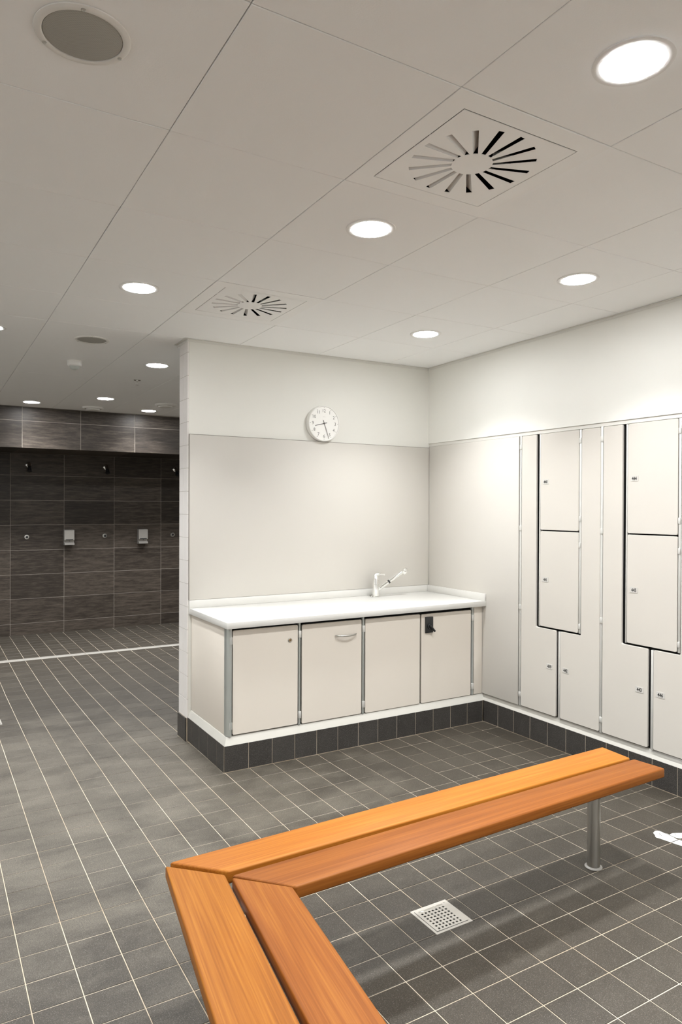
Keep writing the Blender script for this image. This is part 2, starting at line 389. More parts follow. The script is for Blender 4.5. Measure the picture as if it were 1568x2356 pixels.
# floor: a bed of grout, then tiles
mb = MB(); G = .0018
ys = [YN, -3, -1.5, 0, .45, 1.0, 1.6, 2.2, 2.65, 4, YS+.1]
for a, b in zip(ys[:-1], ys[1:]):
    za, zb = floor_z(a)-G, floor_z(b)-G
    vs = [(XL, a, za), (.7, a, za), (.7, b, zb), (XL, b, zb)]; vs += [(x, y, -.2) for x, y, z in vs]
    mb.add(vs, [(0,1,2,3),(7,6,5,4),(0,4,5,1),(1,5,6,2),(2,6,7,3),(3,7,4,0)])
floor = struct(mb.build('floor', M['floor_grout'], smooth=False))
T = .15; X0 = .00786; Y0 = .0004; J = .0034
def tile_mesh(ch=.0012, th=.0055):
    m = MB(); a, b = .5, .5 - ch/T
    vs = [(-a,-a,-th),(a,-a,-th),(a,a,-th),(-a,a,-th),(-a,-a,-ch),(a,-a,-ch),(a,a,-ch),(-a,a,-ch),(-b,-b,0),(b,-b,0),(b,b,0),(-b,b,0)]
    fs = [(0,1,5,4),(1,2,6,5),(2,3,7,6),(3,0,4,7),(4,5,9,8),(5,6,10,9),(6,7,11,10),(7,4,8,11),(8,9,10,11)]
    m.add(vs, fs); return m
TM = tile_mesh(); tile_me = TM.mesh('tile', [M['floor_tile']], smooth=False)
DR = (-1.852, -1.684, -1.806, -1.644)       # floor drain
CH = (3.925, 4.035)                          # shower channel
HT = (-3.10, -2.945, 1.70, 1.85)             # floor hatch
def clip_rects(r):
    """clip one tile to the room and around drains; returns list of rects"""
    x0, x1, y0, y1 = r; x0 = max(x0, XL); y0 = max(y0, YN); y1 = min(y1, YS-.006)
    if y1 <= .0008: x1 = min(x1, -.0012)
    elif y0 >= YBB-.02: x1 = min(x1, XR2)
    else:
        if y1 <= YBB: x1 = min(x1, -1.9665 if y0 > .66 else -1.9515)
        else:
            if x0 >= -1.97: y0 = max(y0, YBB+.002); x1 = min(x1, XR2)
            elif x1 > -1.97: return [(x0, -1.9665, y0, YBB-.0015), (x0, x1, YBB+.0012, y1)]
    if .59 < y0 < .62 and x0 < -1.97 and x1 > -1.97 and y1 > .7: return [(x0, -1.9515, y0, .652), (x0, -1.9665, .652, y1)]
    if x1-x0 < .008 or y1-y0 < .008: return []
    for hx0, hx1, hy0, hy1 in ((XL-1, XR2+1, CH[0], CH[1]), DR, HT):
        if x0 < hx1 and x1 > hx0 and y0 < hy1 and y1 > hy0:
            out = []
            if hy0-y0 > .006: out.append((x0, x1, y0, hy0))
            if y1-hy1 > .006: out.append((x0, x1, hy1, y1))
            ya, yb = max(y0, hy0), min(y1, hy1)
            if hx0-x0 > .006: out.append((x0, hx0, ya, yb))
            if x1-hx1 > .006: out.append((hx1, x1, ya, yb))
            return out
    return [(x0, x1, y0, y1)]
tiles = []
for i in range(-43, 6):
    for j in range(-48, 38):
        r = (X0+i*T+J/2, X0+(i+1)*T-J/2, Y0+j*T+J/2, Y0+(j+1)*T-J/2)
        tiles += clip_rects(r)
def px_area(r):
    x0, x1, y0, y1 = r; z = floor_z((y0+y1)/2)
    if x0 > -1.97 and y0 > .05: return 0
    P = [cam_px((x, y, z)) for x, y in ((x0, y0), (x1, y0), (x1, y1), (x0, y1))]
    if any(p is None for p in P): return 0
    P = [(min(1568, max(0, u)), min(2356, max(0, v))) for u, v in P]
    return abs(sum(P[k][0]*P[(k+1) % 4][1]-P[(k+1) % 4][0]*P[k][1] for k in range(4)))/2
def tile_matrix(r, lift):
    x0, x1, y0, y1 = r; ax = (x1-x0)/T; ay = (y1-y0)/T
    za, zb = floor_z(y0), floor_z(y1); tilt = math.atan2(zb-za, y1-y0)
    rx = random.gauss(0, .0011); ry = random.gauss(0, .0011)
    return Matrix.Translation(((x0+x1)/2, (y0+y1)/2, (za+zb)/2+lift)) @ Matrix.Rotation(tilt+rx, 4, 'X') @ Matrix.Rotation(ry, 4, 'Y') @ Matrix.Diagonal((ax*T, ay*T, 1, 1))
tiles.sort(key=lambda r: -px_area(r))
rest = MB()
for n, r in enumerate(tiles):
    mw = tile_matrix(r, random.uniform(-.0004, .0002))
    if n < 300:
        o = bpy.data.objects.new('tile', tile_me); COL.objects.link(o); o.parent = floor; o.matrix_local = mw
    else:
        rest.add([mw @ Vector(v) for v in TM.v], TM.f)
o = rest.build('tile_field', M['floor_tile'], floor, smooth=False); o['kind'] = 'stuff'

# ceiling: void board above, separate 600 mm tiles hanging below
def cell_board(x0, x1, y0, y1, th=.016, ch=.0015, lift=0.0):
    m = MB(); vs = []
    xc, yc = (x0+x1)/2, (y0+y1)/2; e = 1e-4
    x0e, x1e = (x0+e, x1-e); z = lambda x, y: ceil_z(min(max(x, x0e), x1e), y) + lift
    for dz, ins in ((th, 0), (ch, 0), (0, ch)):
        for x, y in ((x0+ins, y0+ins), (x1-ins, y0+ins), (x1-ins, y1-ins), (x0+ins, y1-ins)): vs.append((x, y, z(x, y)+dz))
    fs = [(0,1,2,3),(0,1,5,4),(1,2,6,5),(2,3,7,6),(3,0,4,7),(4,5,9,8),(5,6,10,9),(6,7,11,10),(7,4,8,11),(8,11,10,9)]
    m.add(vs, fs); return m
mb = MB()
gx = [XL, -4.5, -3.2, -1.64, 0.0, .7]; gy = [YN, -2.5, .65, YS+.1]
for a, b in zip(gx[:-1], gx[1:]):
    for c, d in zip(gy[:-1], gy[1:]):
        vs = [(x, y, ceil_z(x, y)+.017) for x, y in ((a, c), (b, c), (b, d), (a, d))]; vs += [(x, y, 2.85) for x, y, z in vs]
        mb.add(vs, [(3,2,1,0),(4,5,6,7),(0,1,5,4),(1,2,6,5),(2,3,7,6),(3,0,4,7)])
# (the diffusers' boxes stand inside this void, so it is only a thin dark deck)
mb = MB(); mb.box(XL, .7, YN, YS+.1, 2.80, 2.84)
ceiling = struct(mb.build('ceiling', M['ceiling_back'], smooth=False))
CXJ = [-5.797, -5.197, -4.597, -3.997, -3.397, -2.797, -2.197, -1.602, -1.0, -.397, 0.0]
CYJ = [YN, -6.522, -5.922, -5.322, -4.722, -4.122, -3.522, -2.922, -2.322, -1.722, -1.122, -.522, .081, .65]
GJ = .0014
DIFF = [(-1.897, -2.022), (-1.897, -.2205)]
for a, b in zip([XL]+CXJ[:-1], CXJ):
    for c, d in zip(CYJ[:-1], CYJ[1:]):
        if any(a < x < b and c < y < d for x, y in DIFF): continue
        x1 = b - (.004 if b == 0 else GJ)
        cell_board(a+GJ, x1, c+GJ, d-(.004 if d == .65 and a > -2 else GJ), lift=random.uniform(0, .0012)).build('ceiling_tile', M['ceiling'], ceiling, smooth=False)
# long boards over the passage and showers
for a, b in zip([XL]+CXJ[:-1]+[0.0], CXJ+[XR2]):
    if b <= -1.59:
        for c, d in ((.65, 2.45), (2.45, 4.592)):
            if b > -1.7 and c < YBB:
                cell_board(a+GJ, XE-.003, c+GJ*.4, YBB+.004).build('ceiling_tile', M['ceiling'], ceiling, smooth=False); c = YBB+.0045
            cell_board(a+GJ, b-GJ, c+GJ*.4, d-GJ*.4).build('ceiling_tile', M['ceiling'], ceiling, smooth=False)
    else:
        cell_board(a+GJ, b-GJ, YBB+.004, 4.592).build('ceiling_tile', M['ceiling'], ceiling, smooth=False)

# back wall with its tiled free end
mb = MB(); mb.box(XE+.009, .14, YB, YBB, -.1, 2.79)
wall_back = struct(mb.build('wall_back', M['paint'], smooth=False))
mb = MB(); mb.box(XE+.0007, XE+.009, YB+.0006, YBB, .14, 2.60); mb.build('grout_bed', M['grout_w'], wall_back, smooth=False)
for c0, c1 in ((YB, .7265), (.7285, YBB)):
    z = .141 + .0
    k = 0; zt = 2.3685 + .1505 + .001
    edges = [2.598]+[2.5185-.15*n for n in range(0, 17) if 2.5185-.15*n > .16]+[.146]
    for z1, z0 in zip(edges[:-1], edges[1:]):
        mm = MB(); mm.box(XE, XE+.008, c0, c1, z0+.0012, z1-.0012, ch=.0006); mm.build('tile', M['white_tile'], wall_back, smooth=False)
mb = MB(); mb.box(.0, .14, YN, YB, 2.022, 2.79)
wall_right = struct(mb.build('wall_right', M['paint'], smooth=False))
mb = MB(); mb.box(.013, .14, YN, -1.656, -.1, 2.021); struct(mb.build('wall_right_lower', M['locker_door'], smooth=False))
mb = MB(); mb.box(XL-.1, XL, YN-.1, YS+.2, -.2, 2.84); struct(mb.build('wall_left', M['paint_far'], smooth=False))
mb = MB(); mb.box(XL-.1, .14, YN-.1, YN, -.2, 2.84); struct(mb.build('wall_front', M['paint_far'], smooth=False))

# shower wall: dark 600 x 300 tiles on grout
mb = MB(); mb.box(XL, XR2, YS-.0046, YS+.1, -.2, 2.3); wall_shower = struct(mb.build('wall_shower', M['shower_grout'], smooth=False))
mb = MB(); mb.box(XR2, XR2+.1, YBB, YS+.1, -.2, 2.84); struct(mb.build('wall_shower_side', M['shower_grout'], smooth=False))
zj = [2.19, 1.889, 1.587, 1.288, .983, .688, .396, .097, -.047]
xj = [-2.533+.607*k for k in range(-7, 6)]
def wall_tile(parent, x0, x1, z0, z1, y, name='tile'):
    x0 = max(x0, XL+.001); x1 = min(x1, XR2-.001)
    m = MB(); g = .0022; m.box(x0+g, x1-g, y-.006, y, z0+g, z1-g, ch=.0012); return m.build(name, M['shower'], parent, smooth=False)
for x0, x1 in zip(xj[:-1], xj[1:]):
    if x0 > XR2: continue
    for z1, z0 in zip(zj[:-1], zj[1:]): wall_tile(wall_shower, x0, x1, z0, min(z1, 2.155), YS)
# tiled bulkhead over the showers
YH = 4.6
mb = MB(); mb.box(XL, XR2, YH-.0046, YS-.008, 2.1552, 2.79); bulk = struct(mb.build('wall_bulkhead', M['shower_grout'], smooth=False))
xb = [-2.501+.6085*k for k in range(-7, 6)]
for x0, x1 in zip(xb[:-1], xb[1:]):
    if x0 > XR2: continue
    for z0, z1 in ((2.152, 2.450), (2.450, 2.603)): wall_tile(bulk, x0, x1, z0, z1, YH)
    for y0, y1 in ((YH+.006, 5.03), (5.03, YS-.01)):
        m = MB(); m.box(max(x0, XL)+.002, min(x1, XR2)-.002, y0+.002, y1-.002, 2.154, 2.160, ch=.001); m.build('soffit_tile', M['shower'], bulk, smooth=False)

# skirting: front of the cabinets, their side, wall end, and along the lockers
SK = .151
def skirt(name, runs, caps=None):
    b = MB()
    for (x0, x1, y0, y1, z0, z1) in runs['bed']: b.box(x0, x1, y0, y1, z0, z1)
    p = struct(b.build(name, M['floor_grout'], smooth=False))
    for (x0, x1, y0, y1, z0, z1) in runs['tiles']:
        m = MB(); m.box(x0, x1, y0, y1, z0, z1, ch=.0012); m.build('tile', M['skirt_tile'], p, smooth=False)
    return p
h = .0012
tl = [(-1.95+k*T+(h if k else .001), -1.95+(k+1)*T-(h if k < 12 else .010), 0, .008, .003, SK) for k in range(13)]
skirt('baseboard_front', dict(bed=[(-1.948, -.008, .001, .012, 0, SK-.0005)], tiles=tl))
yj = [.009, .125, .279, .428, .579, .652]
skirt('baseboard_side', dict(bed=[(-1.949, -1.938, .0005, .65, -.006, SK-.0005)], tiles=[(-1.95, -1.942, a+h, b-h, -.002, SK) for a, b in zip(yj[:-1], yj[1:])]))
skirt('baseboard_pillar', dict(bed=[(-1.964, -1.9475, .654, .812, -.012, SK-.0045)], tiles=[(-1.965, -1.957, .6535, .728, -.006, SK-.004), (-1.965, -1.957, .7305, .8125, -.006, SK-.004)]))
yj = [-.001, -.1444] + [-.1444-.15*k for k in range(1, 47)]
skirt('baseboard_right', dict(bed=[(.001, .012, YN, -.002, 0, SK-.0005)], tiles=[(0, .008, b+h, a-h, .003, SK) for a, b in zip(yj[:-1], yj[1:]) if b > YN+.01]))
# white sloping plinth between skirting and doors
def plinth_profile():   # (depth behind the skirting face, height)
    return [(.0015, SK), (.003, SK+.004), (.014, SK+.030), (.020, SK+.043), (.030, SK+.046), (.06, SK+.046), (.06, SK), (.013, SK)]
pr = plinth_profile()
mb = MB()
loops = []
def PL(d, z, k):        # mitred sweep along side -> front -> right run
    return [(-1.95+d, .650, z), (-1.95+d, d, z), (d-.0, d, z), (d, YN+.02, z)][k]
for k in range(2):
    vs = [PL(d, z, k) for d, z in pr] + [((PL(d, z, k+1)) if k == 0 else (-.0+d, d, z)) for d, z in pr]
    n = len(pr); mb.add(vs, [(i, (i+1) % n, n+(i+1) % n, n+i) for i in range(n)] + [tuple(range(n)), tuple(range(2*n-1, n-1, -1))])
trim1 = struct(mb.build('trim_1', M['plinth']))
mb = MB(); n = len(pr)
vs = [(d, d, z) for d, z in pr] + [(d, YN+.02, z) for d, z in pr]
mb.add(vs, [(i, (i+1) % n, n+(i+1) % n, n+i) for i in range(n)] + [tuple(range(n)), tuple(range(2*n-1, n-1, -1))])
struct(mb.build('trim_2', M['plinth']))
# rail between locker tops and the wall above
mb = MB(); mb.box(.006, .10, -1.65, .65, 1.999, 2.0215); struct(mb.build('trim_3', M['rail'], smooth=False))
# thin ceiling angle trims
mb = MB()
vs = []
def edge_trim(p0, p1, nx, ny, w=.016, t=.0025):
    m = MB(); a = []
    for (x, y) in (p0, p1):
        z = ceil_z(x, y)
        for d, dz in ((.0005, -.018), (t, -.018), (t, -.004), (w, -.004), (w, -.0012), (.0005, -.0012)): a.append((x+nx*d, y+ny*d, z+dz))
    m.add(a, [(i, (i+1) % 6, 6+(i+1) % 6, 6+i) for i in range(6)] + [tuple(range(6)), tuple(range(11, 5, -1))]); return m
struct(edge_trim((XE, YB), (0, YB), 0, -1).build('trim_4', M['trim'], smooth=False))
struct(edge_trim((0, YN), (0, YB-.017), -1, 0).build('trim_5', M['trim'], smooth=False))
struct(edge_trim((XE, YB-.016), (XE, YBB+.05), -1, 0, w=.022).build('trim_6', M['trim'], smooth=False))

# ------------------------------------------------------------------ ceiling fittings
def ceil_matrix(x, y, drop=0.0):
    e = .05
    zx = (ceil_z(x+e, y)-ceil_z(x-e, y))/(2*e); zy = (ceil_z(x, y+e)-ceil_z(x, y-e))/(2*e)
    return Matrix.Translation((x, y, ceil_z(x, y)-drop)) @ Matrix.Rotation(math.atan(zy), 4, 'X') @ Matrix.Rotation(-math.atan(zx), 4, 'Y')
def local_thing(name, label, cat, x, y, group=None, drop=0.0, rot=0.0):
    o = thing(name, label, cat, group=group, local=True); o.matrix_world = ceil_matrix(x, y, drop) @ Matrix.Rotation(rot, 4, 'Z'); return o
# recessed downlights
def make_downlight():
    t = thing('ceiling_downlight', 'x', 'light', local=True)
    m = MB(); m.ring([(.099, .0), (.098, -.0025), (.094, -.0035), (.080, -.0035), (.0765, -.002), (.0765, .0)], 48); m.build('rim', M['lamp_rim'], t)
    m = MB(); m.lathe([(.0765, -.0012), (.0762, -.0037), (.060, -.0047), (.030, -.0053), (0.0, -.0054)], 48); m.build('diffuser', M['lamp'], t)
    ld = bpy.data.lights.new('downlight_beam', 'AREA'); ld.shape = 'DISK'; ld.size = .15; ld.energy = LAMP_POWER; ld.spread = LAMP_SPREAD; ld.color = LAMP_COLOR
    lo = bpy.data.objects.new('beam', ld); COL.objects.link(lo); lo.parent = t; lo.location = (0, 0, -.0080); lo.visible_camera = False
    return t
LG = 'round recessed ceiling downlights'
lamps = [(-1.897, -2.622, 'largest lit downlight, at the top right, one tile from the near air diffuser'),
         (-1.897, -1.424, 'lit round downlight on the tile between the two air diffusers'),
         (-.692, -1.415, 'lit round downlight nearest the lockers wall, above the numbered lockers'),
         (-.688, -.205, 'lit round downlight nearest the corner above clock wall and sink counter'),
         (-2.494, -.222, 'lit round downlight one tile left of the far air diffuser'),
         (-1.880, 1.609, 'lit downlight just left of the tiled wall end, above the sprinkler head'),
         (-3.084, .990, 'lit downlight cut by the left edge, beside the small round speaker'),
         (-1.848, 3.541, 'lit downlight over the shower floor between two white exhaust valves'),
         (-2.455, 4.20, 'lit downlight close to the shower bulkhead, leftmost of the far ones'),
         (-1.222, 4.235, 'lit downlight close to the shower bulkhead, nearest the tiled wall end')]
unseen_lamps = [(-.697, -2.622), (-.697, -3.822), (-.697, -5.022), (-1.897, -3.822), (-1.897, -5.022), (-.697, -6.2), (-1.897, -6.2), (-3.697, -5.022), (-3.697, -6.2), (-3.697, -3.522), (-4.297, -2.022), (-4.297, -.522), (-5.497, -1.222), (-5.497, -3.522), (-4.297, 1.60), (-5.5, 1.6), (-3.70, 4.20), (-4.9, 4.2), (-3.10, 2.7), (-.60, 3.54), (0.0, 4.2)]  # unseen downlights following the ceiling pattern, rows added to even out the light
proto = make_downlight()
for i, l in enumerate(lamps + [(x, y, None) for x, y in unseen_lamps]):
    o = proto if i == 0 else dup(proto)
    o.matrix_world = ceil_matrix(l[0], l[1]); o['group'] = LG
    o['label'] = l[2] or 'unseen round downlight outside the view, added to light the room'
# swirl air diffusers
def make_diffuser():
    t = thing('air_diffuser', 'x', 'vent', local=True)
    hs, hi = .2985, .229
    m = MB()
    P = lambda r, z: [(-r, -r, z), (r, -r, z), (r, r, z), (-r, r, z)]
    vs = P(hs, .012)+P(hs, .001)+P(hs-.001, 0)+P(hi+.001, 0)+P(hi, .001)+P(hi, .012)
    fs = []
    for j in range(5):
        for i in range(4): k = (i+1) % 4; fs.append((j*4+i, j*4+k, (j+1)*4+k, (j+1)*4+i))
    m.add(vs, fs); m.build('frame', M['plaster'], t, smooth=False)
    # face plate with sixteen oblique slots
    r1, r2, hp = .0665, .2035, .2265; N = 16; d0 = math.radians(-128.3)
    hub, out, sq = [], [], []
    for k in range(N):
        ao = d0 + k*2*PI/N; ai = ao + math.radians(6.5)
        for s in (-1, 1):
            hub.append((r1*math.cos(ai+s*.118), r1*math.sin(ai+s*.118))); a = ao + s*.050; out.append((r2*math.cos(a), r2*math.sin(a)))
    def sqp(a):
        c, s = math.cos(a), math.sin(a); q = hp/max(abs(c), abs(s)); return (q*c, q*s)
    import bisect
    # square boundary points share the outer points' angles, with the four corners snapped in
    angs = [math.atan2(y, x) for x, y in out]
    sq = [sqp(a) for a in angs]
    for ca in (PI/4, 3*PI/4, -3*PI/4, -PI/4):
        best = min(range(2*N), key=lambda i: abs(math.atan2(math.sin(angs[i]-ca), math.cos(angs[i]-ca)))); sq[best] = (hp*math.copysign(1, math.cos(ca)), hp*math.copysign(1, math.sin(ca)))
    m = MB(); n = 2*N
    for z, rev in ((0.0, False), (.0018, True)):
        vs = [(x, y, z) for x, y in hub]+[(x, y, z) for x, y in out]+[(x, y, z) for x, y in sq]
        fs = [tuple(range(n))] + [(i, (i+1) % n, n+(i+1) % n, n+i) for i in range(1, n, 2)] + [(n+i, n+(i+1) % n, 2*n+(i+1) % n, 2*n+i) for i in range(n)]
        m.add(vs, fs)
    for i in range(0, n, 2):      # slot walls
        for a, b in ((hub[i], out[i]), (out[i], out[i+1]), (out[i+1], hub[i+1]), (hub[i+1], hub[i])):
            m.add([(a[0], a[1], 0), (b[0], b[1], 0), (b[0], b[1], .0018), (a[0], a[1], .0018)], [(0,1,2,3)])
    m.build('face_plate', M['plaster'], t, smooth=False)
    for k in range(N):            # one tilted vane over each slot
        i = 2*k; a, b = Vector((*hub[i], .0018)), Vector((*out[i], .0018)); a2, b2 = Vector((*hub[i+1], .0018)), Vector((*out[i+1], .0018))
        w1 = (a2-a)*1.15; w2 = (b2-b)*1.15; zz = Vector((0, 0, .026)); th = Vector((0, 0, .001))
        vs = [a, b, b+w2+zz, a+w1+zz]; vs += [v+th for v in vs]
        m = MB(); m.add([v[:] for v in vs], [(3,2,1,0),(4,5,6,7),(0,1,5,4),(1,2,6,5),(2,3,7,6),(3,0,4,7)]); m.build('vane', M['plaster'], t, smooth=False)
    m = MB(); q = .228; w = P(q, .004)+P(q, .115); m.add(w, [(4,5,6,7),(0,1,5,4),(1,2,6,5),(2,3,7,6),(3,0,4,7)]); m.build('plenum_box', M['dark_inside'], t, smooth=False)
    return t
d1 = make_diffuser(); d1.matrix_world = ceil_matrix(*DIFF[0]); d1['label'] = 'nearer and larger-looking square white air diffuser with sixteen radial slots'
d2 = dup(d1); d2.matrix_world = ceil_matrix(*DIFF[1]); d2['label'] = 'farther square white air diffuser, near the top of the clock wall'
for d in (d1, d2): d['group'] = 'swirl air diffusers in the ceiling'
# ceiling loudspeakers
def make_speaker():
    t = thing('ceiling_speaker', 'x', 'speaker', local=True)
    m = MB(); m.ring([(.1085, 0), (.108, -.003), (.104, -.0055), (.094, -.0065), (.0905, -.005), (.0895, 0)], 56); m.build('rim', M['plastic_white'], t)
    m = MB(); m.lathe([(.089, -.002), (.0885, -.0035), (.070, -.0062), (.04, -.0080), (0, -.0086)], 48); m.build('grille', M['grille'], t)
    for k in range(3):
        a = math.radians(-100+120*k); cx, cy = .0985*math.cos(a), .0985*math.sin(a)
        T_ = lambda x, y, z, cx=cx, cy=cy: (cx+x, cy+y, z)
        m = MB(); m.lathe([(.0052, -.005), (.005, -.0078), (.003, -.0085), (.0018, -.0072), (0, -.0070)], 14, T_); m.build('screw', M['steel'], t)
    return t
s1 = make_speaker(); s1.matrix_world = ceil_matrix(-3.0975, -2.026); s1['label'] = 'large round ceiling speaker with grey grille, top left of the photo'
s2 = dup(s1); s2.matrix_world = ceil_matrix(-2.479, 1.007); s2['label'] = 'small-looking round ceiling speaker beside the white motion detector'
for s in (s1, s2): s['group'] = 'round ceiling speakers'
# motion detector
t = local_thing('motion_detector', 'white motion detector with a domed lens hanging below the ceiling', 'detector', -2.453, 1.775)
m = MB(); m.lathe([(.052, 0), (.052, -.020), (.050, -.034), (.044, -.040), (.038, -.041)], 32); m.build('housing', M['plastic_white'], t)
m = MB(); m.lathe([(.0375, -.0405), (.034, -.050), (.025, -.060), (.012, -.066), (0, -.067)], 32); m.build('lens', M['lens'], t)
# sprinkler head
t = local_thing('sprinkler_head', 'small sprinkler head with flat rose on the ceiling near wall end', 'sprinkler', -1.845, 2.325)
m = MB(); m.lathe([(.030, 0), (.030, -.002), (.024, -.005), (.012, -.006)], 28); m.build('rose', M['chrome'], t)
m = MB(); m.lathe([(.010, -.005), (.010, -.014), (.006, -.018), (.006, -.026)], 16)
for s in (-1, 1): m.tube([(s*.009, 0, -.012), (s*.014, 0, -.024), (s*.008, 0, -.036), (0, 0, -.040)], .002, 8)
m.build('body', M['chrome'], t)
m = MB(); m.lathe([(.014, -.041), (.014, -.043), (0, -.043)], 20); m.build('deflector', M['chrome'], t)
# exhaust valves
def make_valve():
    t = thing('exhaust_valve', 'x', 'vent', local=True)
    m = MB(); m.ring([(.112, 0), (.112, -.006), (.104, -.016), (.092, -.020), (.082, -.014), (.078, 0)], 44); m.build('rim', M['plastic_white'], t)
    m = MB(); m.lathe([(.070, -.004), (.074, -.022), (.066, -.030), (.03, -.033), (0, -.034)], 40); m.build('disc', M['plastic_white'], t)
    m = MB(); m.lathe([(.012, .0), (.012, -.03)], 12); m.build('spindle', M['steel'], t)
    return t
v1 = make_valve(); v1.matrix_world = ceil_matrix(-1.825, 4.27); v1['label'] = 'white round exhaust valve on the ceiling, farther left, at the bulkhead'
v2 = dup(v1); v2.matrix_world = ceil_matrix(-1.205, 3.64); v2['label'] = 'white round exhaust valve on the ceiling beside the tiled wall end'
for v in (v1, v2): v['group'] = 'exhaust valves over the showers'

# ------------------------------------------------------------------ splashback, counter, clock
mb = MB(); mb.box(-1.944, -.0005, YB-.012, YB-.001, .9125, 1.987, ch=.0012)
sp = mb.build('splashback_panel', M['panel']); 
mb = MB(); mb.box(-1.944, -.0005, YB-.0122, YB-.001, 1.9872, 1.9898); mb.build('shadow_strip', M['edge'], sp, smooth=False)  # shadow line over the panel, put in as a thin dark strip
mb = MB(); mb.box(-1.9472, -1.9442, YB-.0122, YB-.001, .9125, 1.9898); mb.build('shadow_strip', M['edge'], sp, smooth=False)  # the same painted shadow line down the left side
tag(sp, 'large cream wall panel between the white counter and the clock', 'panel')
t = thing('sink_counter', 'long white worktop with low upstands carrying the chrome tap', 'counter', (-.97, .3, .823))
mb = MB(); mb.box(-1.944, -.0005, -.022, YB-.001, .823, .860, ch=.0015); mb.build('worktop', M['solid'], t)
mb = MB(); mb.box(-1.944, -.0145, YB-.015, YB-.001, .8602, .911, ch=.0012); mb.build('upstand', M['solid'], t)
mb = MB(); mb.box(-.0138, -.0005, -.022, YB-.001, .8602, .9105, ch=.0012); mb.build('upstand', M['solid'], t)
# wall clock (local X right, Z up, facing -Y)
CK = (-.964, YB-.036, 2.117); R = .128
t = thing('wall_clock', 'round white wall clock with grey numerals standing on the panel edge', 'clock', CK)
TC = lambda x, y, z: (CK[0]+x, CK[1]-z, CK[2]+y)     # lathe axis towards the viewer
m = MB(); m.lathe([(R*.985, -.035), (R, -.030), (R, .001), (R*.985, .006), (R*.955, .0075), (R*.93, .006), (R*.925, .001)], 64, TC); m.build('case', M['plastic_white'], t)
m = MB(); m.lathe([(R*.928, .0005), (R*.928, .0018), (0, .0018)], 64, TC); m.build('dial', M['clock_face'], t)
mk = MB()
for n in range(1, 13):
    a = PI/2 - n*PI/6
    vs, fs = text_geo(str(n), .033, .95)
    cx, cy = .71*R*math.cos(a), .71*R*math.sin(a)
    nm = MB(); nm.add([TC(cx+x, cy+y, .0022) for x, y in vs], fs); nm.build('numeral', M['numeral'], t, smooth=False)
    cx, cy = .868*R*math.cos(a), .868*R*math.sin(a)
    mk.lathe([(.0022, .0018), (.0022, .0024), (0, .0024)], 10, lambda x, y, z, cx=cx, cy=cy: TC(cx+x, cy+y, z))
o = mk.build('minute_dots', M['numeral'], t, smooth=False); o['kind'] = 'stuff'
m = MB()        # small grey maker's squiggle under the twelve
m.tube([TC(-.010, .046, .0022), TC(-.004, .049, .0022), TC(.000, .046, .0022), TC(.006, .0485, .0022), TC(.010, .046, .0022)], .0009, 6)
m.build('dial_mark', M['plate'], t, smooth=False)
def hand(name, deg, length, tail, w, z):
    a = PI/2 - math.radians(deg); ux, uy = math.cos(a), math.sin(a); nx, ny = -uy, ux
    m = MB(); q = [(-tail*ux+nx*w, -tail*uy+ny*w), (-tail*ux-nx*w, -tail*uy-ny*w), (length*ux-nx*w*.75, length*uy-ny*w*.75), (length*ux+nx*w*.75, length*uy+ny*w*.75)]
    m.prism(q, z, z+.0008, T=TC); m.build(name, M['hand'], t, smooth=False)
hand('hour_hand', 255.5, .60*R, .18*R, .0022, .0042); hand('minute_hand', 160.5, .89*R, .19*R, .0017, .0056)
m = MB(); m.lathe([(.004, .0018), (.004, .0068), (0, .0068)], 16, TC); m.build('hub', M['hand'], t)

# chrome mixer tap
FB = (-.560, .545, .8604)
t = thing('mixer_tap', 'chrome single-lever mixer tap with angled pull-out spray, on the counter', 'tap', FB)
TF = lambda x, y, z: (FB[0]+x, FB[1]+y, FB[2]+z)
m = MB(); m.lathe([(.0275, 0), (.0275, .004), (.0245, .007), (.0235, .06), (.0235, .092)], 32, TF); m.build('body', M['chrome'], t)
m = MB(); m.lathe([(.0232, .093), (.0245, .095), (.0245, .125), (.0225, .142), (.016, .156), (.006, .162), (0, .163)], 32, TF)
lv = [TF(-.012, .004, .142), TF(.0, .0, .160), TF(.022, -.008, .167), TF(.046, -.016, .166), TF(.064, -.022, .161)]
m.tube(lv, [.012, .015, .012, .009, .006], 14); m.build('lever', M['chrome'], t)
sd = Vector((.80, -.22, .56)).normalized(); s0 = Vector(TF(.016, -.004, .052)); 
m = MB(); m.tube([s0, s0+sd*.045, s0+sd*.095], [.0145, .0145, .0135], 20); m.build('spout', M['chrome'], t)
m = MB(); m.tube([s0+sd*.0955, s0+sd*.108], .0145, 20); m.build('spout_ring', M['black'], t)
m = MB(); m.tube([s0+sd*.1085, s0+sd*.15, s0+sd*.225, s0+sd*.238], [.0125, .0125, .014, .017], 20)
hd = s0+sd*.245; hn = Vector((.62, -.25, -.55)).normalized()
m.tube([hd-hn*.014, hd-hn*.008, hd+hn*.012, hd+hn*.020], [.014, .024, .027, .024], 22); m.build('spray_head', M['chrome'], t)
m = MB(); m.tube([TF(-.034, .004, .001), TF(-.034, .004, .006), TF(-.028, .004, .010)], .005, 10); m.build('pull_rod', M['chrome'], t)

